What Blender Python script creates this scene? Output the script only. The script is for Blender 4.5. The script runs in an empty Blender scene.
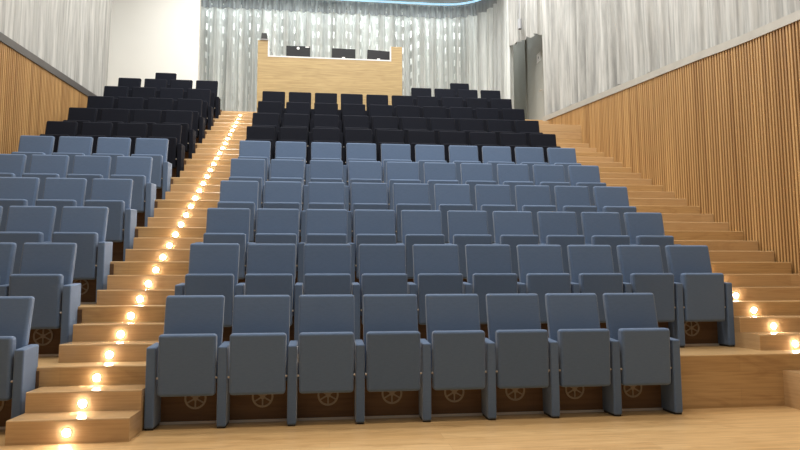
import bpy, bmesh, math, random
from mathutils import Matrix, Vector
random.seed(7)
S = bpy.context.scene
C = S.collection
PI = math.pi

# ------------------------------------------------------------------ dimensions
W = 0.56            # seat pitch
D = 0.876           # row depth
H = 0.15533         # one aisle step
T = D / 3
YS = -0.6435        # front of the first aisle step
BW = 0.482          # backrest width
X0 = 0.071          # left edge of the first backrest, middle block
XL = -1.004         # right edge of the last backrest, left block
WALL_L, WALL_R = -3.33, 7.25
AX0, AX1 = -0.868, -0.014       # left aisle steps
BX0 = 5.69                      # right aisle steps
NEAR = -9.0
FZ = -0.017         # stage floor level
BACK = 13.2
CEIL = 9.62
def st(k): return YS + (k - 1) * T
LAND_Y, LAND_Z = st(33), 33 * H - 0.05

# ------------------------------------------------------------------ materials
def new_mat(name):
    m = bpy.data.materials.new(name); m.use_nodes = True
    nt = m.node_tree
    return m, nt, nt.nodes['Principled BSDF']

def N(nt, kind, **kw):
    n = nt.nodes.new(kind)
    for k, v in kw.items(): setattr(n, k, v)
    return n

def plain(name, col, rough=0.6, metal=0.0, emit=None, strength=0):
    m, nt, b = new_mat(name)
    b.inputs['Base Color'].default_value = (*col, 1)
    b.inputs['Roughness'].default_value = rough
    b.inputs['Metallic'].default_value = metal
    if emit:
        b.inputs['Emission Color'].default_value = (*emit, 1)
        b.inputs['Emission Strength'].default_value = strength
    return m

def fabric(name, col, col2, sheen=0.3):
    m, nt, b = new_mat(name)
    L = nt.links.new
    tc = N(nt, 'ShaderNodeTexCoord')
    oi = N(nt, 'ShaderNodeObjectInfo')
    mp = N(nt, 'ShaderNodeMapping'); mp.inputs['Scale'].default_value = (1, 1, 7)
    n1 = N(nt, 'ShaderNodeTexNoise'); n1.inputs['Scale'].default_value = 22; n1.inputs['Detail'].default_value = 5
    L(tc.outputs['Object'], mp.inputs['Vector']); L(mp.outputs['Vector'], n1.inputs['Vector'])
    r = N(nt, 'ShaderNodeMix', data_type='RGBA')
    r.inputs[6].default_value = (*col, 1); r.inputs[7].default_value = (*col2, 1)
    L(n1.outputs['Fac'], r.inputs[0])
    v = N(nt, 'ShaderNodeMapRange'); v.inputs[3].default_value = 0.93; v.inputs[4].default_value = 1.07
    L(oi.outputs['Random'], v.inputs[0])
    hsv = N(nt, 'ShaderNodeHueSaturation')
    L(r.outputs[2], hsv.inputs['Color']); L(v.outputs[0], hsv.inputs['Value'])
    L(hsv.outputs[0], b.inputs['Base Color'])
    n2 = N(nt, 'ShaderNodeTexNoise'); n2.inputs['Scale'].default_value = 500; n2.inputs['Detail'].default_value = 1
    L(tc.outputs['Object'], n2.inputs['Vector'])
    bp = N(nt, 'ShaderNodeBump'); bp.inputs['Strength'].default_value = 0.15; bp.inputs['Distance'].default_value = 0.002
    L(n2.outputs['Fac'], bp.inputs['Height']); L(bp.outputs[0], b.inputs['Normal'])
    b.inputs['Roughness'].default_value = 0.92
    b.inputs['Specular IOR Level'].default_value = 0.2
    b.inputs['Sheen Weight'].default_value = sheen
    b.inputs['Sheen Roughness'].default_value = 0.4
    return m

def wood(name, a, b_, plank=0.14, length=1.6, rough=0.38, seam=0.75, knots=0.35, grain=0.8, fine=22):
    """oak boards running along x, laid across treads and up risers"""
    m, nt, b = new_mat(name)
    L = nt.links.new
    tc = N(nt, 'ShaderNodeTexCoord'); sp = N(nt, 'ShaderNodeSeparateXYZ')
    L(tc.outputs['Object'], sp.inputs[0])
    g0 = N(nt, 'ShaderNodeNewGeometry'); s0 = N(nt, 'ShaderNodeSeparateXYZ'); L(g0.outputs['True Normal'], s0.inputs[0])
    up = N(nt, 'ShaderNodeMath', operation='GREATER_THAN'); L(s0.outputs[2], up.inputs[0]); up.inputs[1].default_value = 0.3
    row = N(nt, 'ShaderNodeMix', data_type='FLOAT'); L(up.outputs[0], row.inputs[0]); L(sp.outputs[2], row.inputs[2]); L(sp.outputs[1], row.inputs[3])
    cb0 = N(nt, 'ShaderNodeCombineXYZ'); L(sp.outputs[0], cb0.inputs[0]); L(row.outputs[0], cb0.inputs[1])
    cb1 = N(nt, 'ShaderNodeCombineXYZ'); L(sp.outputs[1], cb1.inputs[0]); L(sp.outputs[2], cb1.inputs[1])
    ge = N(nt, 'ShaderNodeNewGeometry'); sn = N(nt, 'ShaderNodeSeparateXYZ'); L(ge.outputs['True Normal'], sn.inputs[0])
    ab = N(nt, 'ShaderNodeMath', operation='ABSOLUTE'); L(sn.outputs[0], ab.inputs[0])
    gt = N(nt, 'ShaderNodeMath', operation='GREATER_THAN'); L(ab.outputs[0], gt.inputs[0]); gt.inputs[1].default_value = 0.5
    cb = N(nt, 'ShaderNodeMix', data_type='VECTOR'); L(gt.outputs[0], cb.inputs[0]); L(cb0.outputs[0], cb.inputs[4]); L(cb1.outputs[0], cb.inputs[5])
    br = N(nt, 'ShaderNodeTexBrick'); br.offset = 0.37; br.squash = 1
    br.inputs['Color1'].default_value = (*a, 1); br.inputs['Color2'].default_value = (*b_, 1)
    br.inputs['Mortar'].default_value = tuple(x * seam for x in a) + (1,)
    br.inputs['Scale'].default_value = 1; br.inputs['Mortar Size'].default_value = 0.002
    br.inputs['Mortar Smooth'].default_value = 0.3; br.inputs['Bias'].default_value = 0
    br.inputs['Brick Width'].default_value = length; br.inputs['Row Height'].default_value = plank
    L(cb.outputs[1], br.inputs['Vector'])
    mp = N(nt, 'ShaderNodeMapping'); mp.inputs['Scale'].default_value = (1.2, fine, fine)
    L(cb.outputs[1], mp.inputs['Vector'])
    gr = N(nt, 'ShaderNodeTexNoise'); gr.inputs['Scale'].default_value = 1.6; gr.inputs['Detail'].default_value = 6; gr.inputs['Distortion'].default_value = 0.6
    L(mp.outputs[0], gr.inputs['Vector'])
    cr = N(nt, 'ShaderNodeValToRGB')
    cr.color_ramp.elements[0].position = 0.3; cr.color_ramp.elements[0].color = (0.74, 0.68, 0.6, 1)
    cr.color_ramp.elements[1].position = 0.65; cr.color_ramp.elements[1].color = (1.06, 1.05, 1.04, 1)
    L(gr.outputs['Fac'], cr.inputs[0])
    mx = N(nt, 'ShaderNodeMix', data_type='RGBA', blend_type='MULTIPLY'); mx.inputs[0].default_value = grain
    L(br.outputs['Color'], mx.inputs[6]); L(cr.outputs[0], mx.inputs[7])
    mp2 = N(nt, 'ShaderNodeMapping'); mp2.inputs['Scale'].default_value = (1.1, 4.5, 4.5)
    L(cb.outputs[1], mp2.inputs['Vector'])
    kn = N(nt, 'ShaderNodeTexNoise'); kn.inputs['Scale'].default_value = 1.7; kn.inputs['Detail'].default_value = 3; kn.inputs['Distortion'].default_value = 1.5
    L(mp2.outputs[0], kn.inputs['Vector'])
    kr = N(nt, 'ShaderNodeValToRGB')
    kr.color_ramp.elements[0].position = 0.3; kr.color_ramp.elements[0].color = (0.55, 0.45, 0.36, 1)
    kr.color_ramp.elements[1].position = 0.46; kr.color_ramp.elements[1].color = (1, 1, 1, 1)
    L(kn.outputs['Fac'], kr.inputs[0])
    mk = N(nt, 'ShaderNodeMix', data_type='RGBA', blend_type='MULTIPLY'); mk.inputs[0].default_value = knots
    L(mx.outputs[2], mk.inputs[6]); L(kr.outputs[0], mk.inputs[7])
    L(mk.outputs[2], b.inputs['Base Color'])
    b.inputs['Roughness'].default_value = rough
    bp = N(nt, 'ShaderNodeBump'); bp.inputs['Strength'].default_value = 0.08; bp.inputs['Distance'].default_value = 0.003
    L(gr.outputs['Fac'], bp.inputs['Height']); L(bp.outputs[0], b.inputs['Normal'])
    return m

def slat_wood(name, a, b_):
    m, nt, b = new_mat(name)
    L = nt.links.new
    tc = N(nt, 'ShaderNodeTexCoord')
    mp = N(nt, 'ShaderNodeMapping'); mp.inputs['Scale'].default_value = (0.1, 11.0, 0.2)
    L(tc.outputs['Object'], mp.inputs['Vector'])
    n = N(nt, 'ShaderNodeTexNoise'); n.inputs['Scale'].default_value = 1.0; n.inputs['Detail'].default_value = 2
    L(mp.outputs[0], n.inputs['Vector'])
    cr = N(nt, 'ShaderNodeValToRGB')
    cr.color_ramp.elements[0].position = 0.32; cr.color_ramp.elements[0].color = (*a, 1)
    cr.color_ramp.elements[1].position = 0.68; cr.color_ramp.elements[1].color = (*b_, 1)
    L(n.outputs['Fac'], cr.inputs[0]); L(cr.outputs[0], b.inputs['Base Color'])
    b.inputs['Roughness'].default_value = 0.55
    return m

def curtain_mat(name, lo, hi, dashes=False, transl=0.25, fold_shade=0.86):
    """u runs along the cloth (UV.x in metres), v is the height (UV.y)"""
    m, nt, b = new_mat(name)
    L = nt.links.new
    out = nt.nodes['Material Output']
    uv = N(nt, 'ShaderNodeUVMap')
    mp = N(nt, 'ShaderNodeMapping'); mp.inputs['Scale'].default_value = (20, 0.7, 1)
    L(uv.outputs[0], mp.inputs['Vector'])
    n = N(nt, 'ShaderNodeTexNoise'); n.inputs['Scale'].default_value = 1; n.inputs['Detail'].default_value = 6; n.inputs['Roughness'].default_value = 0.62
    L(mp.outputs[0], n.inputs['Vector'])
    cr = N(nt, 'ShaderNodeValToRGB')
    cr.color_ramp.elements[0].position = 0.36; cr.color_ramp.elements[0].color = (*lo, 1)
    cr.color_ramp.elements[1].position = 0.6; cr.color_ramp.elements[1].color = (*hi, 1)
    L(n.outputs['Fac'], cr.inputs[0])
    # fold shade painted into the cloth colour as broad vertical bands
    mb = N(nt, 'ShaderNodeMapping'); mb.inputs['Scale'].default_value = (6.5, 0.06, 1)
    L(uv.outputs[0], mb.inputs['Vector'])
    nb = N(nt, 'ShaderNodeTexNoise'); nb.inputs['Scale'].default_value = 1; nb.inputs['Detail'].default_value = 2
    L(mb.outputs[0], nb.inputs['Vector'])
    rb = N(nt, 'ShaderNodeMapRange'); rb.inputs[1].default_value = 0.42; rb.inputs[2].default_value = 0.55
    rb.inputs[3].default_value = fold_shade; rb.inputs[4].default_value = 1.0
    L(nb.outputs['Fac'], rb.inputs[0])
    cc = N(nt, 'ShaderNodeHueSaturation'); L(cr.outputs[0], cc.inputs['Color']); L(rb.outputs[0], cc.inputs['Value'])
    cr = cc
    L(cr.outputs[0], b.inputs['Base Color'])
    b.inputs['Roughness'].default_value = 0.55
    tr = N(nt, 'ShaderNodeBsdfTranslucent'); L(cr.outputs[0], tr.inputs[0])
    m1 = N(nt, 'ShaderNodeMixShader'); m1.inputs[0].default_value = transl
    L(b.outputs[0], m1.inputs[1]); L(tr.outputs[0], m1.inputs[2])
    last = m1
    if dashes:
        sp = N(nt, 'ShaderNodeSeparateXYZ'); L(uv.outputs[0], sp.inputs[0])
        def mth(op, x, y=None):
            k = N(nt, 'ShaderNodeMath', operation=op)
            for i, q in enumerate((x, y)):
                if q is None: continue
                if isinstance(q, (int, float)): k.inputs[i].default_value = q
                else: L(q, k.inputs[i])
            return k.outputs[0]
        us = mth('DIVIDE', sp.outputs[0], 0.25)
        col = mth('FLOOR', us)
        fr = mth('FRACT', us)
        wn = N(nt, 'ShaderNodeTexWhiteNoise', noise_dimensions='1D'); L(col, wn.inputs['W'])
        ctr = mth('ADD', mth('MULTIPLY', wn.outputs[0], 0.6), 0.2)
        inu = mth('MULTIPLY', mth('LESS_THAN', sp.outputs[0], 8.4), mth('LESS_THAN', mth('ABSOLUTE', mth('SUBTRACT', fr, ctr)), 0.06))
        vs = mth('FRACT', mth('ADD', mth('DIVIDE', sp.outputs[1], 0.42), mth('MULTIPLY', wn.outputs[0], 7.3)))
        inv = mth('LESS_THAN', vs, 0.45)
        mask = mth('MULTIPLY', inu, inv)
        tp = N(nt, 'ShaderNodeBsdfTransparent')
        m2 = N(nt, 'ShaderNodeMixShader'); L(mask, m2.inputs[0]); L(last.outputs[0], m2.inputs[1]); L(tp.outputs[0], m2.inputs[2])
        last = m2
    L(last.outputs[0], out.inputs['Surface'])
    return m

def noisy(name, a, b_, scale=3, rough=0.7, metal=0):
    m, nt, b = new_mat(name)
    L = nt.links.new
    tc = N(nt, 'ShaderNodeTexCoord')
    n = N(nt, 'ShaderNodeTexNoise'); n.inputs['Scale'].default_value = scale; n.inputs['Detail'].default_value = 4
    L(tc.outputs['Object'], n.inputs['Vector'])
    r = N(nt, 'ShaderNodeMix', data_type='RGBA')
    r.inputs[6].default_value = (*a, 1); r.inputs[7].default_value = (*b_, 1)
    L(n.outputs['Fac'], r.inputs[0]); L(r.outputs[2], b.inputs['Base Color'])
    b.inputs['Roughness'].default_value = rough; b.inputs['Metallic'].default_value = metal
    return m

M = dict(
    blue=fabric('blue_fabric', (0.100, 0.153, 0.252), (0.130, 0.193, 0.312), 0.35),
    dark=fabric('dark_navy_fabric', (0.0050, 0.0062, 0.012), (0.0085, 0.0105, 0.018), 0.0),
    floor=wood('stage_oak', (0.68, 0.46, 0.225), (0.60, 0.385, 0.175), 0.17, 2.3, 0.33),
    tier=wood('tier_oak', (0.570, 0.385, 0.190), (0.500, 0.325, 0.152), H, 2.0, 0.33, 0.8, grain=0.6, fine=30),
    step=wood('step_oak', (0.585, 0.400, 0.218), (0.515, 0.345, 0.178), H, 3.5, 0.16, 0.9, knots=0.2, grain=0.4, fine=45),
    console=wood('console_oak', (0.51, 0.375, 0.175), (0.46, 0.335, 0.155), 0.22, 3.0, 0.45, 0.95, knots=0.15),
    slat=slat_wood('oak_slats', (0.34, 0.185, 0.068), (0.54, 0.325, 0.130)),
    slatback=plain('slat_backing', (0.055, 0.025, 0.009), 0.8),
    curtain=curtain_mat('silver_curtain', (0.36, 0.36, 0.345), (0.60, 0.60, 0.57), False, 0.15),
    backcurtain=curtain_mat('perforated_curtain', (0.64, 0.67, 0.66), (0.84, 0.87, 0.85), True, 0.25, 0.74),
    top_band=curtain_mat('grey_top_band', (0.30, 0.32, 0.33), (0.46, 0.49, 0.50), True, 0.25),
    white=noisy('white_plaster', (0.88, 0.88, 0.83), (0.90, 0.90, 0.86), 0.8, 0.8),
    plaster=noisy('grey_plaster', (0.55, 0.55, 0.53), (0.6, 0.6, 0.58), 1.2, 0.8),
    ceiling=noisy('ceiling_grey', (0.28, 0.29, 0.29), (0.32, 0.33, 0.33), 1.2, 0.8),
    fascia_l=noisy('shaded_metal', (0.10, 0.095, 0.09), (0.14, 0.13, 0.125), 4, 0.45, 0.2),  # left cap: its different lighting is painted in as a darker grey
    fascia_r=noisy('brushed_metal', (0.40, 0.38, 0.34), (0.52, 0.50, 0.45), 5, 0.4, 0.2),
    alu=noisy('skirting_metal', (0.65, 0.58, 0.5), (0.75, 0.68, 0.6), 6, 0.4, 0.2),
    vent=noisy('vent_metal', (0.26, 0.22, 0.17), (0.34, 0.29, 0.23), 30, 0.5, 0.3),
    black=noisy('black_plastic', (0.012, 0.012, 0.013), (0.02, 0.02, 0.022), 40, 0.45),
    screen=noisy('dark_screen_casing', (0.010, 0.011, 0.014), (0.016, 0.017, 0.02), 20, 0.75),
    grey=noisy('grey_enamel', (0.30, 0.31, 0.33), (0.36, 0.37, 0.39), 12, 0.5),
    door=noisy('door_grey', (0.42, 0.42, 0.385), (0.47, 0.47, 0.43), 2.5, 0.55),
    frame=noisy('door_frame_grey', (0.24, 0.24, 0.21), (0.28, 0.28, 0.25), 2.5, 0.55),
    logo=plain('white_print', (0.8, 0.8, 0.8), 0.5),
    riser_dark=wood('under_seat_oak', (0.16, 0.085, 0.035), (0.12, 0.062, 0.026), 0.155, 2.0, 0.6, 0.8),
    led=plain('lamp_glow', (1, 0.9, 0.8), 0.5, 0, (1.0, 0.88, 0.77), 160),
    strip=plain('cool_led_strip', (0.6, 0.85, 1), 0.5, 0, (0.36, 0.68, 0.92), 1.05),
)

# ------------------------------------------------------------------ helpers
def add_box(bm, x0, x1, y0, y1, z0, z1, mi=0):
    vs = [bm.verts.new(p) for p in ((x0,y0,z0),(x1,y0,z0),(x1,y1,z0),(x0,y1,z0),(x0,y0,z1),(x1,y0,z1),(x1,y1,z1),(x0,y1,z1))]
    for f in ((0,3,2,1),(4,5,6,7),(0,1,5,4),(1,2,6,5),(2,3,7,6),(3,0,4,7)):
        fc = bm.faces.new([vs[i] for i in f]); fc.material_index = mi
    return vs

def rounded(x0, x1, y0, y1, z0, z1, r, seg=3, taper=None):
    bm = bmesh.new()
    vs = add_box(bm, x0, x1, y0, y1, z0, z1)
    if taper: taper(vs)
    bmesh.ops.bevel(bm, geom=list(bm.edges), offset=r, segments=seg, profile=0.5, affect='EDGES', clamp_overlap=True)
    return bm

def add_step(bm, x0, x1, y0, y1, z0, z1, c=0.011):
    prof = [(y0, z0), (y0, z1-c), (y0+c*0.3, z1-c*0.3), (y0+c, z1), (y1, z1), (y1, z0)]
    A = [bm.verts.new((x0, y, z)) for y, z in prof]; B = [bm.verts.new((x1, y, z)) for y, z in prof]
    n = len(prof)
    for i in range(n): bm.faces.new((A[i], A[(i+1)%n], B[(i+1)%n], B[i]))
    bm.faces.new(A[::-1]); bm.faces.new(B)

def add_cyl(bm, p, q, r0, r1=None, n=16, cap=True):
    p, q = Vector(p), Vector(q); r1 = r0 if r1 is None else r1
    ax = (q - p).normalized(); a = ax.orthogonal().normalized(); b = ax.cross(a)
    A = [bm.verts.new(p + (a*math.cos(t)+b*math.sin(t))*r0) for t in (2*PI*i/n for i in range(n))]
    B = [bm.verts.new(q + (a*math.cos(t)+b*math.sin(t))*r1) for t in (2*PI*i/n for i in range(n))]
    for i in range(n): bm.faces.new((A[i], A[(i+1)%n], B[(i+1)%n], B[i]))
    if cap: bm.faces.new(A[::-1]); bm.faces.new(B)

def mesh_of(name, bm, mats, smooth=True):
    me = bpy.data.meshes.new(name)
    bmesh.ops.recalc_face_normals(bm, faces=bm.faces)
    bm.to_mesh(me); bm.free()
    for m in (mats if isinstance(mats, (list, tuple)) else [mats]): me.materials.append(m)
    if smooth:
        for p in me.polygons: p.use_smooth = True
    return me

def obj(name, bm, mats, parent=None, smooth=False, wn=False):
    me = bm if isinstance(bm, bpy.types.Mesh) else mesh_of(name, bm, mats, smooth or wn)
    o = bpy.data.objects.new(name, me); C.objects.link(o)
    if parent: o.parent = parent
    if wn:
        w = o.modifiers.new('wn', 'WEIGHTED_NORMAL'); w.keep_sharp = False; w.weight = 80
    return o

def tag(o, label, cat, group=None):
    o['label'] = label; o['category'] = cat
    if group: o['group'] = group
    return o

def thing(name, label, cat, loc=(0,0,0), group=None):
    o = bpy.data.objects.new(name, None); C.objects.link(o)
    o.empty_display_size = 0.1
    o.location = loc
    return tag(o, label, cat, group)

def struct(o):
    o['kind'] = 'structure'; return o

def dup(root, loc, label):
    r = root.copy(); C.objects.link(r); r.location = loc; r['label'] = label
    for ch in list(root.children):
        c = ch.copy(); C.objects.link(c); c.parent = r
        for g in list(ch.children):
            d = g.copy(); C.objects.link(d); d.parent = c
    return r

# ------------------------------------------------------------------ shell
bm = bmesh.new(); add_box(bm, WALL_L, WALL_R, NEAR, st(3), -0.2, FZ)
struct(obj('floor', bm, M['floor']))

# tiers: one solid stair of eleven levels
bm = bmesh.new()
for r in range(2, 13):
    y0 = st(3*(r-1)); y1 = st(3*r) if r < 12 else BACK
    z = 3*(r-1)*H if r < 12 else LAND_Z
    add_step(bm, WALL_L if r < 12 else -4.4, WALL_R, y0, y1, FZ, z)
struct(obj('tiered_floor', bm, M['tier']))
# narrow strip of landing under the door side
bm = bmesh.new(); add_box(bm, WALL_R, 7.62, LAND_Y, BACK, 4.6, LAND_Z)
struct(obj('landing_floor', bm, M['tier']))

def aisle(x0, x1):
    bm = bmesh.new()
    for r in range(1, 12):
        yb = st(3*r)
        for j in (1, 2):
            k = 3*(r-1)+j
            ya = st(27) if (k in (28, 29) and x0 > 3) else st(k)
            add_step(bm, x0, x1, ya, yb, (k-1)*H if k > 1 else FZ, k*H)
    struct(obj('aisle_steps', bm, M['step']))
aisle(AX0, AX1)
aisle(BX0, WALL_R)

# dark boards of the risers under the seats with a metal skirting line
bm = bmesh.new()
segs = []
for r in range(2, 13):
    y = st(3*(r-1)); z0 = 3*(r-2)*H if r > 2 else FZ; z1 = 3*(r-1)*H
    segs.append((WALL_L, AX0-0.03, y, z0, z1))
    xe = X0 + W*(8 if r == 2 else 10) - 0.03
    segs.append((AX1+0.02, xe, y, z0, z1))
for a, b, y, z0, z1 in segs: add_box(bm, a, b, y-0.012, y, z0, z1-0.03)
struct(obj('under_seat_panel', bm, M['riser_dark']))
bm = bmesh.new()
for a, b, y, z0, z1 in segs[:6]: add_box(bm, a, b, y-0.022, y-0.012, z0, z0+0.02)
o = struct(obj('trim_1', bm, M['alu']))

def cap_l(y): return 4.456 + 0.0650*y
def cap_r(y): return 4.608 - 0.105*(3.3-y) if y < 3.3 else 4.608 + 0.078*(y-3.3)
R_END = 8.72
def xr(y):
    """the right wall bends inwards towards the back"""
    if y < 2.0: return WALL_R+0.02
    if y < 3.0: return WALL_R+0.02-0.0525*(y-2.0)**2
    return WALL_R+0.02-0.0525-0.105*(y-3.0)
def xl(y): return WALL_L

def slat_wall(name, xf, sgn, y1, capf):
    bm = bmesh.new()
    p = 0.056
    y = NEAR
    while y < y1:
        w = 0.029 + random.uniform(-0.003, 0.003)
        z1 = capf(y); za = capf(y+w)
        a, b = xf(y), xf(y+w); d = sgn*0.045
        vs = [bm.verts.new(q) for q in ((a,y,FZ),(a+d,y,FZ),(b+d,y+w,FZ),(b,y+w,FZ),(a,y,z1),(a+d,y,z1),(b+d,y+w,za),(b,y+w,za))]
        for f in ((0,3,2,1),(4,5,6,7),(0,1,5,4),(1,2,6,5),(2,3,7,6),(3,0,4,7)): bm.faces.new([vs[i] for i in f])
        y += p
    ys = [NEAR, 0] + [2+0.25*i for i in range(5)] + [4, 6, y1]
    rings = [[bm.verts.new((xf(v)+sgn*u, v, z)) for u, z in ((0.045, FZ), (0.045, capf(v)), (0.35, capf(v)), (0.35, FZ))] for v in ys]
    fs = [bm.faces.new((A[i], A[(i+1)%4], B[(i+1)%4], B[i])) for A, B in zip(rings, rings[1:]) for i in range(4)]
    fs += [bm.faces.new(rings[0]), bm.faces.new(rings[-1][::-1])]
    for fc in fs: fc.material_index = 1
    struct(obj(name, bm, [M['slat'], M['slatback']]))
slat_wall('wall_left', xl, -1, 8.84, cap_l)
slat_wall('wall_right', xr, 1, R_END, cap_r)

def fascia(name, xf, sgn, y1, capf, mat, h):
    bm = bmesh.new()
    ys = [NEAR, -4, 0] + [2+0.25*i for i in range(6)] + [5, 7, y1]
    prof = [(-0.015, 0.0), (-0.015, h), (0.03, h+0.012), (0.06, h-0.03), (0.06, 0.0)]
    rings = [[bm.verts.new((xf(y) + sgn*a, y, capf(y)+b)) for a, b in prof] for y in ys]
    for A, B in zip(rings, rings[1:]):
        for i in range(5): bm.faces.new((A[i], A[(i+1)%5], B[(i+1)%5], B[i]))
    bm.faces.new(rings[0]); bm.faces.new(rings[-1][::-1])
    struct(obj(name, bm, mat))
fascia('trim_2', xl, -1, 8.84, cap_l, M['fascia_l'], 0.125)
fascia('trim_3', xr, 1, R_END, cap_r, M['fascia_r'], 0.12)

# outer walls, back wall, partition, ceiling
bm = bmesh.new(); add_box(bm, -4.55, -4.4, NEAR, BACK, -0.2, CEIL); struct(obj('wall_left_upper', bm, M['plaster']))
bm = bmesh.new(); add_box(bm, 7.62, 7.77, NEAR, BACK, -0.2, CEIL); struct(obj('wall_right_upper', bm, M['plaster']))
bm = bmesh.new(); add_box(bm, -4.55, 7.77, BACK, BACK+0.15, -0.2, CEIL); struct(obj('wall_back', bm, M['white']))
bm = bmesh.new(); add_box(bm, -4.4, -1.775, 10.4, 10.55, LAND_Z, CEIL); struct(obj('wall_white', bm, M['white']))
bm = bmesh.new(); add_box(bm, -4.55, 7.77, NEAR, BACK+0.15, CEIL, CEIL+0.15); struct(obj('ceiling', bm, M['ceiling']))
# the door in the far right corner, reached over the landing
DX = 7.0
bm = bmesh.new()
add_box(bm, DX, DX+0.2, 8.95, 9.55, LAND_Z, CEIL); add_box(bm, DX, DX+0.2, 12.3, BACK, LAND_Z, CEIL); add_box(bm, DX, DX+0.2, 9.55, 12.3, 8.45, CEIL)
struct(obj('wall_corner', bm, M['plaster']))
bm = bmesh.new()
add_box(bm, DX-0.02, DX+0.1, 9.55, 9.62, LAND_Z, 8.45); add_box(bm, DX-0.02, DX+0.1, 11.0, 12.3, LAND_Z, 8.45); add_box(bm, DX-0.02, DX+0.1, 9.62, 11.0, 8.39, 8.45)
dr = obj('door_1', bm, M['frame']); struct(dr)
bm = bmesh.new(); add_box(bm, DX+0.02, DX+0.07, 9.62, 11.0, LAND_Z, 8.39); obj('door_leaf', bm, M['door'], dr)
bm = bmesh.new(); add_cyl(bm, (DX+0.02, 9.72, 6.15), (DX-0.05, 9.72, 6.15), 0.012); add_cyl(bm, (DX-0.05, 9.72, 6.15), (DX-0.05, 9.86, 6.15), 0.012); obj('door_handle', bm, M['alu'], dr)

# ------------------------------------------------------------------ curtains
def arclen(pts):
    s = [0]
    for a, b in zip(pts, pts[1:]): s.append(s[-1] + math.dist(a, b))
    return s

def cloth(path, zb, zt, amp, wl, rows=14, step=0.028, seed=1, u0=0.0, flare=0.0, ampf=lambda x, y: 1):
    """path: list of (x, y); zb(s, x, y) bottom; zt top"""
    rnd = random.Random(seed)
    s = arclen(path); Ltot = s[-1]
    n = int(Ltot/step)
    ph = [rnd.uniform(0, 6.28) for _ in range(4)]
    bm = bmesh.new(); uvl = bm.loops.layers.uv.new('UVMap')
    grid = []; uvs = {}
    for i in range(n+1):
        d = Ltot*i/n
        j = 0
        while j < len(s)-2 and s[j+1] < d: j += 1
        f = (d-s[j])/(s[j+1]-s[j])
        x = path[j][0]*(1-f)+path[j+1][0]*f; y = path[j][1]*(1-f)+path[j+1][1]*f
        tx, ty = path[j+1][0]-path[j][0], path[j+1][1]-path[j][1]
        l = math.hypot(tx, ty); nx, ny = -ty/l, tx/l
        w = d + 0.05*math.sin(d*1.7+ph[0]) + 0.03*math.sin(d*4.1+ph[1])
        o = math.sin(2*PI*w/wl+ph[2])
        o = math.copysign(abs(o)**0.75, o)
        o2 = 0.35*math.sin(2*PI*w/(wl*0.43)+ph[3])
        b = zb(d, x, y); col = []
        for k in range(rows+1):
            t = k/rows
            z = b + (zt-b)*t
            a = amp*(0.75+0.25*(1-t))*ampf(x, y)
            sway = 0.012*math.sin(z*1.3+d*2.1)
            q = (o+o2)*a + sway + flare*(1-t)
            v = bm.verts.new((x+nx*q, y+ny*q, z)); uvs[v] = (u0+d, z); col.append(v)
        grid.append(col)
    for A, B in zip(grid, grid[1:]):
        for k in range(rows):
            fc = bm.faces.new((A[k], B[k], B[k+1], A[k+1])); fc.smooth = True
            for lp in fc.loops: lp[uvl].uv = uvs[lp.vert]
    return bm

def curve_pts(p0, p1, p2, n=12):
    return [((1-t)**2*p0[0]+2*t*(1-t)*p1[0]+t*t*p2[0], (1-t)**2*p0[1]+2*t*(1-t)*p1[1]+t*t*p2[1]) for t in (i/n for i in range(n+1))]
back_path = [(-2.9, 12.4), (4.8, 12.4)] + curve_pts((4.8, 12.4), (6.6, 12.35), (6.25, 9.95))[1:]
HB = 9.12
cu = thing('stage_curtain', 'tall pale curtain with rows of bright slits hanging across the back', 'curtain', (2.0, 12.4, LAND_Z))
def at_parent(o, p):
    o.parent = p; o.matrix_parent_inverse = Matrix.Translation(-Vector(p.location)); return o
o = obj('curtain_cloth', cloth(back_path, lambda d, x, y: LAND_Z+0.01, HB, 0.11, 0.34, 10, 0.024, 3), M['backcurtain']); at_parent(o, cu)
o = obj('curtain_top_band', cloth(back_path, lambda d, x, y: HB, 9.5, 0.05, 0.17, 5, 0.02, 4), M['top_band']); at_parent(o, cu)  # separate greyer band along the top of the back curtain
over = curve_pts((6.25, 9.95), (6.35, 9.4), (6.74, 8.95), 10)
cu2 = thing('door_curtain', 'short pale curtain with scalloped hem gathered up above the grey door', 'curtain', (6.45, 9.4, 7.3))
o = obj('curtain_cloth', cloth(over, lambda d, x, y: 7.32+0.05*abs(math.sin(d*12)), 9.55, 0.06, 0.24, 10, 0.02, 5), M['curtain']); at_parent(o, cu2)
def hem(capf):
    def f(d, x, y):
        k = (y % 0.95)/0.95
        return capf(y) + 0.10 + 0.07*k*(1 if (int(y/0.95) % 3) else 0.4)
    return f
cr = thing('side_curtain', 'long silver grey curtain hanging above the slatted wall on the right', 'curtain', (7.38, 1.0, 4.4))
o = obj('curtain_cloth', cloth([(6.76, 8.95)] + [(xr(y)+0.13, y) for y in (8.5, 7, 5, 4, 3.5, 3, 2.75, 2.5, 2.25, 2, 0, NEAR)], lambda d, x, y: LAND_Z+0.01 if y > R_END+0.02 else hem(cap_r)(d, x, y), 9.55, 0.065, 0.40, 8, 0.03, 8, ampf=lambda x, y: 1.4 if y > 5.2 else (1.4-0.9*(5.2-y)/1.2 if y > 4 else 0.5)), M['curtain']); at_parent(o, cr)
cl = thing('side_curtain', 'long silver grey curtain hanging above the slatted wall on the left', 'curtain', (-3.48, 1.0, 4.5))
o = obj('curtain_cloth', cloth([(-3.48, NEAR), (-3.48, 9.1)], hem(cap_l), 9.55, 0.03, 0.60, 8, 0.035, 9), M['curtain']); at_parent(o, cl)

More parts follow.
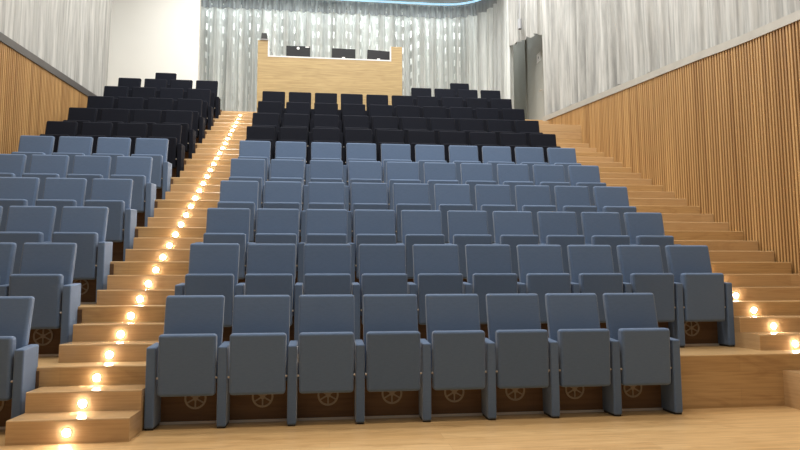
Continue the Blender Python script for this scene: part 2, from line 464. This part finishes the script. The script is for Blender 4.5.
# cool light strip following the curtain track
def tube(name, pts, r, mat):
    bm = bmesh.new()
    for p, q in zip(pts, pts[1:]): add_cyl(bm, p, q, r, n=8)
    return obj(name, bm, mat, smooth=True)
strip_path = [(x, y-0.12, 9.51) for x, y in back_path[:9]] + [(6.05, 11.5, 9.51), (6.12, 11.0, 9.51), (6.12, 10.4, 9.51)]
tag(tube('light_strip', strip_path, 0.028, M['strip']), 'thin pale blue light strip curving along the ceiling above the back curtain', 'light strip')

# ------------------------------------------------------------------ chairs
Hb = 1.115
def make_chair(kind, right_arm):
    m = M['blue'] if kind == 'blue' else M['dark']
    t = thing('auditorium_chair', 'x', 'chair')
    def lean(vs):
        for v in vs:
            if v.co.z < 0.6: v.co.y -= 0.14; v.co.x *= 0.985
    obj('backrest', rounded(-BW/2, BW/2, 0.0, 0.085, 0.36, Hb, 0.026, 4, lean), m, t, wn=True)
    def tilt(vs):
        for v in vs:
            if v.co.z > 0.5: v.co.y += 0.0
            else: v.co.y += 0.012; v.co.x *= 0.985
    obj('seat', rounded(-0.227, 0.227, -0.275, -0.175, 0.268, 0.785, 0.028, 4, tilt), m, t, wn=True)
    for s in ((-1, 1) if right_arm else (-1,)):
        xc = s*W/2
        def top(vs):
            for v in vs:
                if v.co.z > 0.5 and v.co.y < -0.1: v.co.z -= 0.022
        a = obj('armrest', rounded(xc-0.037, xc+0.037, -0.262, 0.01, 0.014, 0.700, 0.014, 3, top), m, t, wn=True)
        bm = bmesh.new(); add_box(bm, xc-0.032, xc+0.032, -0.245, -0.01, 0.0, 0.02); obj('foot', bm, M['black'], a)
    for s in (-1, 1):
        bm = bmesh.new(); add_cyl(bm, (s*0.215, -0.235, 0.42), (s*0.237, -0.235, 0.42), 0.009, n=10)
        obj('hinge', bm, M['alu'], t)
    return t

ordn = ['', 'first','second','third','fourth','fifth','sixth','seventh','eighth','ninth','tenth','eleventh','twelfth']
ORD = ordn + ['thirteenth','fourteenth','fifteenth','sixteenth','seventeenth','eighteenth','nineteenth','twentieth'] + ['twenty-'+o for o in ordn[1:10]] + ['thirtieth','thirty-first','thirty-second','thirty-third']
def rowname(r): return 'front' if r == 1 else ORD[r]
proto = {}
def put(kind, rarm, loc, label, group):
    key = (kind, rarm)
    if key not in proto:
        o = make_chair(kind, rarm); o.location = loc; o['label'] = label; proto[key] = o
    else: o = dup(proto[key], loc, label)
    o['group'] = group
    r = round(o.location.y/D)+1
    o.scale = (1, 1, 0.956 if r == 1 else 0.985 if r < 7 else 1.0)      # rows differ a little in height
    for ch in o.children:
        if ch.name.startswith('backrest'):
            ch.scale = (1, 1, 0.993 if r == 1 else 0.987 if r < 7 else 1.03 if r == 12 else 0.963+0.014*min(r-7, 3.3))
def chair_loc(x, r): return (x, -0.04, FZ) if r == 1 else (x, (r-1)*D, 3*(r-1)*H if r < 12 else LAND_Z)

def mid_label(kind, r, c, n):
    a = 'blue' if kind == 'blue' else 'black'
    if r == 12: return 'single black auditorium chair standing highest behind the middle block'
    if r == 11:
        return 'black folding chair right of the wooden desk, %s' % {6:'beside the desk',7:'second from it',8:'third from it',9:'last from it'}[c]
    if c == 0: pos = 'at the left aisle'
    elif c == n-1: pos = 'at its right end'
    elif c < n/2: pos = '%s from left' % ORD[c+1]
    else: pos = '%s from right' % ORD[n-c]
    return '%s folding chair, %s row of the middle block, %s' % (a, rowname(r), pos)
for r in range(1, 13):
    kind = 'blue' if r <= 6 else 'dark'
    cols = range(8) if r == 1 else range(10) if r <= 10 else (6, 7, 8, 9) if r == 11 else (8,)
    for c in cols:
        x = X0 + BW/2 + c*{1: 0.558, 2: 0.5630}.get(r, W)
        put(kind, c == cols[-1], chair_loc(x, r), mid_label(kind, r, c, 8 if r == 1 else 10),
            'blue chairs of the middle block' if kind == 'blue' else 'black chairs of the middle block')
LN = {1: (3,), 2: (2, 3), 3: (1, 2, 3), 4: (1, 2, 3)}
for r in range(1, 13):
    kind = 'blue' if r <= 6 else 'dark'
    cols = LN.get(r, (0, 1, 2, 3)) if r < 12 else (1,)
    for c in cols:
        x = XL + (0.008 if r == 1 else -0.010) - BW/2 - (3-c)*W
        a = 'blue' if kind == 'blue' else 'black'
        if r == 12: lab = 'single black auditorium chair standing highest in the left block'
        else:
            pos = {3: 'beside the lit steps', 2: 'second from the lit steps', 1: 'third from the lit steps', 0: 'against the slatted wall'}[c]
            lab = '%s folding chair, %s row of the left block, %s' % (a, rowname(r), pos)
        put(kind, c == 3 or r == 12, chair_loc(x, r), lab,
            'blue chairs of the left block' if kind == 'blue' else 'black chairs of the left block')

# ------------------------------------------------------------------ air vents in the risers
def make_vent(loc, label, group):
    t = thing('air_vent', label, 'vent', loc, group)
    bm = bmesh.new(); n = 28
    R, r_ = 0.090, 0.074
    for (y0) in (0.0,):
        o_ = [bm.verts.new((R*math.cos(a), -0.008, R*math.sin(a))) for a in (2*PI*i/n for i in range(n))]
        i_ = [bm.verts.new((r_*math.cos(a), -0.008, r_*math.sin(a))) for a in (2*PI*i/n for i in range(n))]
        ob = [bm.verts.new((R*math.cos(a), 0, R*math.sin(a))) for a in (2*PI*i/n for i in range(n))]
        ib = [bm.verts.new((r_*math.cos(a), 0, r_*math.sin(a))) for a in (2*PI*i/n for i in range(n))]
        for i in range(n):
            j = (i+1) % n
            bm.faces.new((o_[i], o_[j], i_[j], i_[i])); bm.faces.new((o_[i], ob[i], ob[j], o_[j])); bm.faces.new((i_[i], i_[j], ib[j], ib[i]))
    obj('ring', bm, M['vent'], t)
    bm = bmesh.new()
    for i in range(6):
        a = 2*PI*i/6 + PI/2
        d = Vector((math.cos(a), 0, math.sin(a))); p = Vector((-d.z, 0, d.x))*0.006
        A = d*0.018; B = d*0.076
        vs = []
        for y in (-0.007, 0):
            for q in (A-p, B-p, B+p, A+p): vs.append(bm.verts.new((q.x, y, q.z)))
        for f in ((0,1,2,3),(4,7,6,5),(0,4,5,1),(2,6,7,3),(1,5,6,2),(3,7,4,0)): bm.faces.new([vs[k] for k in f])
    add_cyl(bm, (0, -0.008, 0), (0, 0, 0), 0.022, n=14)
    obj('spokes', bm, M['vent'], t)
    return t
vp = None
vents = [((X0+BW/2+0.034+c*0.549, 1), 'round spoked air vent behind the %s chair of the front middle row' % ORD[c+1]) for c in range(8)]
vents += [((X0+BW/2-0.03+9*W, 2), 'round spoked air vent under the right end chair of the second row')]
vents += [((XL-BW/2+0.01, r), 'round spoked air vent under the aisle chair, %s row, left block' % rowname(r)) for r in (1, 2, 3)]
for (x, r), lab in vents:
    loc = (x, st(3*r)-0.0125, 3*(r-1)*H+0.19)
    if vp is None: vp = make_vent(loc, lab, 'round air vents in the risers under the seats')
    else: dup(vp, loc, lab)

# ------------------------------------------------------------------ step lights
lp = None
def step_light(x, k, label, group):
    global lp
    loc = (x, st(k), (k-0.47)*H-0.022)
    if lp is None:
        t = thing('step_light', label, 'step light', loc, group)
        bm = bmesh.new(); add_cyl(bm, (0, -0.004, 0), (0, 0.0, 0), 0.033, n=20); obj('bezel', bm, M['alu'], t)
        bm = bmesh.new(); add_cyl(bm, (0, -0.016, 0), (0, -0.004, 0), 0.018, 0.029, n=16); obj('lens', bm, M['led'], t)
        lp = t
    else:
        t = dup(lp, loc, label); t['group'] = group
for k in range(1, 33):
    step_light(-0.45, k, 'glowing round step light on the %s riser up the left aisle' % ORD[k], 'step lights up the left aisle')
for i, k in enumerate(range(4, 10)):
    step_light(6.065, k, 'glowing round step light, %s one up the right aisle' % ORD[i+1], 'step lights up the right aisle')

# small dark slot in the side of the right steps
bm = bmesh.new(); add_box(bm, BX0-0.006, BX0, -0.345, -0.30, 0.17, 0.28)
t = thing('wall_socket', 'small dark recessed slot in the side of the right aisle steps', 'socket', (0, 0, 0))
t.location = (BX0, -0.32, 0.17)
o = obj('socket_plate', bm, M['black']); at_parent(o, t)

# ------------------------------------------------------------------ control desk
CY = 8.75
con = thing('control_desk', 'pale oak control desk with a cut-out top at the back of the seats', 'desk', (1.54, CY, LAND_Z))
def part(name, bm, mat, p, **k): return at_parent(obj(name, bm, mat, **k), p)
xa, xb, xc_, xd = -0.135, 0.095, 2.955, 3.215
zt, zp1, zp2 = 6.393, 6.778, 6.753
bm = bmesh.new(); add_box(bm, xa, xd, CY, CY+0.05, LAND_Z, zt); part('front_panel', bm, M['console'], con)
bm = bmesh.new(); add_box(bm, xa, xb, CY, CY+0.05, zt, zp1); part('side_pillar', bm, M['console'], con)
bm = bmesh.new(); add_box(bm, xc_, xd, CY, CY+0.05, zt, zp2); part('side_pillar', bm, M['console'], con)
bm = bmesh.new(); add_box(bm, xa, xa+0.05, CY+0.05, CY+0.85, LAND_Z, zp1); part('side_panel', bm, M['console'], con)
bm = bmesh.new(); add_box(bm, xd-0.05, xd, CY+0.05, CY+0.85, LAND_Z, zp2); part('side_panel', bm, M['console'], con)
bm = bmesh.new()
e = 0.03
add_box(bm, xb, xc_, CY-0.004, CY+0.054, zt, zt+e)
add_box(bm, xb, xb+e, CY-0.004, CY+0.054, zt+e, zp1)
add_box(bm, xc_-e, xc_, CY-0.004, CY+0.054, zt+e, zp2)
part('white_edging', bm, M['logo'], con)['label'] = 'thin white edging around the cut-out'
bm = bmesh.new(); add_box(bm, xa+0.05, xd-0.05, CY+0.05, CY+0.8, 6.20, 6.24); part('worktop', bm, M['console'], con)

def monitor(x0, x1, z1, roll, label, sticker):
    xm = (x0+x1)/2
    t = thing('computer_monitor', label, 'monitor', (xm, 9.05, 6.24), 'computer monitors on the control desk')
    w = (x1-x0)/2; zb = 6.40-6.24; zt_ = z1-6.24
    bm = rounded(-w, w, -0.03, 0.015, zb, zt_, 0.012, 2); a = obj('casing', bm, M['screen'], t, wn=True)
    bm = bmesh.new(); add_box(bm, -0.05, 0.05, 0.015, 0.05, 0.02, zb+0.1); add_box(bm, -0.13, 0.13, -0.08, 0.12, 0, 0.02); obj('stand', bm, M['black'], t)
    bm = bmesh.new(); add_box(bm, -0.035, 0.035, -0.034, -0.03, zb+0.112, zb+0.150) if sticker == 0 else add_cyl(bm, (0.0,-0.034,zt_-0.06),(0.0,-0.03,zt_-0.06),0.034, n=14)
    l = obj('emblem', bm, M['logo'], a); l['label'] = 'small white emblem'
    if sticker == 1:
        bm = bmesh.new(); add_box(bm, w-0.11, w-0.02, -0.034, -0.03, zt_-0.04, zt_-0.015); obj('sticker', bm, M['logo'], a)
        bm = bmesh.new(); add_box(bm, -0.06, 0.06, -0.036, -0.03, zb+0.02, zb+0.11); obj('cable_cover', bm, M['grey'], a)
    t.rotation_euler = (0, roll, 0)
monitor(0.50, 1.06, 6.785, -0.015, 'black computer monitor on the desk, leftmost, with a white sticker', 1)
monitor(1.56, 2.12, 6.765, 0.01, 'black computer monitor on the desk, middle of the three', 0)
monitor(2.39, 2.94, 6.755, 0.05, 'black computer monitor on the desk, rightmost and slightly tilted', 0)
sp_ = thing('desk_speaker', 'small dark loudspeaker standing on the left pillar of the desk', 'speaker', (0.01, CY+0.025, zp1))
def wedge(vs):
    for v in vs:
        if v.co.z > 0.1: v.co.x *= 0.75
bm = rounded(-0.075, 0.075, -0.06, 0.06, 0.03, 0.165, 0.012, 2, wedge); obj('cabinet', bm, M['black'], sp_, wn=True)
bm = bmesh.new(); add_box(bm, -0.09, 0.09, -0.05, 0.05, 0, 0.03); obj('base', bm, M['grey'], sp_)
o = tube('desk_cable', [(0.10, 9.0, 6.72), (0.13, 9.0, 6.64), (0.19, 9.0, 6.52), (0.26, 9.0, 6.40), (0.36, 9.0, 6.244)], 0.006, M['grey'])
tag(o, 'thin grey cable hanging from the left pillar onto the desk', 'cable')

# spotlight and sign by the door
sl = thing('ceiling_spotlight', 'small grey cylindrical spotlight above the scalloped curtain over the door', 'spotlight', (6.27, 9.25, 7.55))
bm = bmesh.new(); add_cyl(bm, (0, 0, 0.0), (0, 0, 0.25), 0.05, n=18); obj('housing', bm, M['grey'], sl, smooth=False)
bm = bmesh.new(); add_cyl(bm, (0, 0, 0.25), (0, 0, CEIL-7.55), 0.010, n=8); obj('rod', bm, M['grey'], sl)
bm = bmesh.new(); add_cyl(bm, (0, 0, -0.004), (0, 0, 0.0), 0.04, n=18); obj('lens', bm, M['black'], sl)
sg = thing('door_sign', 'small white square sign with a grey mark on the grey door', 'sign', (DX+0.02, 10.02, 7.12))
bm = bmesh.new(); add_box(bm, -0.008, 0, -0.14, 0.14, -0.12, 0.12); obj('plate', bm, M['logo'], sg)
bm = bmesh.new(); add_box(bm, -0.010, -0.008, -0.03, 0.03, -0.03, 0.03); obj('mark', bm, M['grey'], sg)

# ------------------------------------------------------------------ lights
def area(name, loc, size, power, col=(1, 0.97, 0.91), rot=(0, 0, 0), sy=None):
    ld = bpy.data.lights.new(name, 'AREA'); ld.energy = power; ld.color = col
    ld.shape = 'RECTANGLE'; ld.size = size; ld.size_y = sy or size
    o = bpy.data.objects.new(name, ld); C.objects.link(o); o.location = loc; o.rotation_euler = rot
    return o
P = 122
for y, p in ((-5, 0.4), (-1.2, 1.1), (2, 1.15), (5, 1.1), (8.2, 1.15)):  # unseen ceiling lamps, added for even light and weighted zone by zone
    for x in (-1.2, 2.0, 5.2):
        area('added_ceiling_light', (x, y, CEIL-0.06), 0.9, P*p, (1, 0.93, 0.83) if y < 0 else (1, 0.985, 0.95))
area('curtain_backlight', (2.0, 12.85, 9.4), 9.0, 150, (0.93, 0.98, 1.0), (0, 0, 0), 0.25)  # unseen lamp added behind the curtain to backlight its slits
w = bpy.data.worlds.new('World'); S.world = w; w.use_nodes = True
w.node_tree.nodes['Background'].inputs[0].default_value = (1, 0.97, 0.93, 1)
w.node_tree.nodes['Background'].inputs[1].default_value = 0.22

# ------------------------------------------------------------------ camera
f, yaw, pit, rol = 631.66, math.radians(6.9708), math.radians(5.552), math.radians(-0.2317)
F = Vector((math.sin(yaw)*math.cos(pit), math.cos(yaw)*math.cos(pit), math.sin(pit)))
R = Vector((math.cos(yaw), -math.sin(yaw), 0)); U = R.cross(F)
R2 = R*math.cos(rol)+U*math.sin(rol); U2 = -R*math.sin(rol)+U*math.cos(rol)
cam = bpy.data.cameras.new('Camera'); co = bpy.data.objects.new('Camera', cam); C.objects.link(co)
cam.sensor_width = 36; cam.lens = f/800*36; cam.clip_end = 100; cam.clip_start = 0.05
mw = Matrix((R2, U2, -F)).transposed().to_4x4(); mw.translation = (1.39073, -5.62306, 1.11054)
co.matrix_world = mw
S.camera = co
S.view_settings.view_transform = 'Standard'; S.view_settings.look = 'None'
S.view_settings.gamma = 1; S.view_settings.exposure = 0.0; S.view_settings.use_curve_mapping = False
